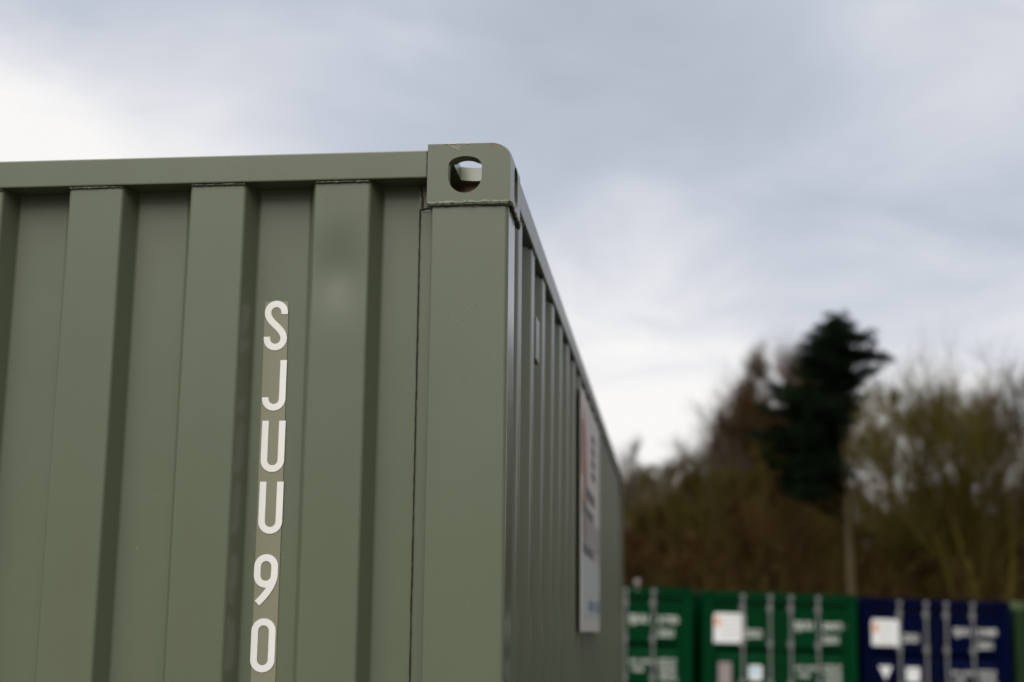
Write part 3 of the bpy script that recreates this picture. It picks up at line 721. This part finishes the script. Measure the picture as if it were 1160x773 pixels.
# undergrowth and saplings: too many thin stems to count
def undergrowth():
    rnd = random.Random(9)
    for mat, n, nm in ((T_BROWN, 4200, 'brown'), (T_OLIVE, 3000, 'olive')):
        mb = MB()
        for i in range(n):
            y = rnd.uniform(33, 62); x = rnd.uniform(-.02, .46)*y + rnd.uniform(-2, 2); z = ground_z(x, y)
            hgt = rnd.uniform(1.0, 4.4)*(.75+.4*sin(x*.9+(1.3 if nm == 'olive' else 3.9))*cos(y*.3)+.1); p = Vector((x, y, z)); d = Vector((rnd.gauss(0, .16), rnd.gauss(0, .16), 1)).normalized(); r = rnd.uniform(.010, .028)
            k = 4
            for s in range(k):
                q = p+d*hgt/k; a_ = Vector((r*(1-s/k), 0, 0)); b_ = Vector((-.5*r*(1-s/k), .87*r*(1-s/k), 0)); c_ = Vector((-.5*r*(1-s/k), -.87*r*(1-s/k), 0)); f_ = (1-(s+.9)/k)/(1-s/k)
                mb.add([p+a_, p+b_, p+c_, q+a_*f_, q+b_*f_, q+c_*f_], [(0, 1, 4, 3), (1, 2, 5, 4), (2, 0, 3, 5)])
                for t in range(2):
                    if s == 0: continue
                    e_ = q+Vector((rnd.gauss(0, .35), rnd.gauss(0, .35), rnd.uniform(.15, .7)))*hgt/4; w_ = .012
                    mb.add([q+Vector((w_, 0, 0)), q+Vector((-w_, w_, 0)), q+Vector((0, -w_, 0)), e_], [(0, 1, 3), (1, 2, 3), (2, 0, 3)])
                p = q; d = (d+Vector((rnd.gauss(0, .15), rnd.gauss(0, .15), 0))).normalized()
        tag(mb.build('undergrowth', mat), ('tangle of %s leafless saplings and brush between the tree trunks' % nm), 'undergrowth', kind='stuff')
undergrowth()

# the pine
def pine():
    D = 34.5; rnd = random.Random(12); PX = D/1654.6
    base = at(962, 672, D); gz = ground_z(base.x, base.y); top = at(947, 366, D)
    root = empty('pine_tree', (base.x, base.y, gz)); tag(root, 'tall dark green pine on a pale trunk, rising above all the bare trees', 'tree')
    org = root.location.copy()
    def axis(t): # t 0..1 up the trunk
        a_ = Vector((base.x, base.y, gz)); return a_.lerp(Vector((top.x, top.y, top.z)), t)+Vector((.08*sin(t*5), 0, 0))
    pts = [axis(i/14)-org for i in range(15)]; MB().tube(pts, [.135*(1-.85*i/14)+.01 for i in range(15)], 10).build('trunk', B_PALE, root)
    clumps = []; limbs = MB(); twigs = MB()
    tiers = [(366, 943, 951), (377, 932, 960), (388, 922, 985), (400, 914, 984), (412, 906, 1006), (427, 901, 990), (443, 872, 974), (457, 880, 968), (470, 868, 966), (486, 878, 960), (499, 858, 950), (515, 868, 946), (531, 872, 954), (546, 884, 960), (559, 890, 930)]
    for y_, x0, x1 in tiers:                          # a tier: shoots along a limb to either side, thinning to its tip
        xc = 948-(y_-362)*.14
        for tip in (x0, x1):
            n = max(1, int(abs(tip-xc)/6.3)); arch = rnd.uniform(-3, 5)
            for k in range(n):
                f = (k+.6)/n; px = xc+(tip-xc)*f+rnd.uniform(-2.5, 2.5); py = y_+arch*f*(1-f)*4-5*f*f+rnd.uniform(-3.5, 3.5)
                rp = (12.0-6.2*f)*rnd.uniform(.75, 1.2)
                clumps.append((at(px, py, D+rnd.uniform(-.5, .5)), rp*PX))
            if rnd.random() < .7: clumps.append((at(tip+(5 if tip > xc else -5), y_-7+rnd.uniform(-4, 3), D), 3.6*PX))
        for k in range(5 if y_ > 385 else 2):          # limbs coming towards and going away from the camera
            clumps.append((at(xc+rnd.uniform(-.32, .25)*(x1-x0)-2, y_+rnd.uniform(-8, 8), D+rnd.choice((-1, 1))*rnd.uniform(.3, 1.5)), rnd.uniform(7, 11)*PX))
    for py_, r_ in ((360, 3), (354, 2)): clumps.append((at(947, py_+5, D), r_*PX))
    H_ = top.z-gz
    for c, r in clumps:
        tz = max(.42, min(.985, (c.z-gz-.55)/H_)); A = axis(tz); mid_ = A.lerp(c, .55)+Vector((0, 0, -.12))
        limbs.tube([A-org, mid_-org, c-org], [.03, .02, .008], 5, False)
    limbs.build('limb', B_DARK, root)
    for c, r in clumps:
        for t in range(int(210*(r/.22)**2)+20):
            v__ = Vector((rnd.gauss(0, 1), rnd.gauss(0, 1), rnd.gauss(0, .42)))*r*.62; p = c+v__-org
            d = (v__.normalized()+Vector((0, 0, .6))+Vector((rnd.gauss(0, .4), rnd.gauss(0, .4), rnd.gauss(0, .4)))).normalized()
            a_ = d.orthogonal().normalized(); a_.rotate(Matrix.Rotation(rnd.uniform(0, 6.28), 3, d)); ln = rnd.uniform(.08, .16); wd = .013
            for q in range(2):
                b_ = a_ if q == 0 else d.cross(a_)
                twigs.add([p, p+d*ln*.5+b_*wd, p+d*ln, p+d*ln*.5-b_*wd], [(0, 1, 2, 3)])
    m = Mat('pine_needles', .8, .1); m.base(m.mix(m.noise(1.2, 4, .6), (.003, .009, .003), (.009, .026, .007)))
    twigs.build('crown', m.m, root)
pine()
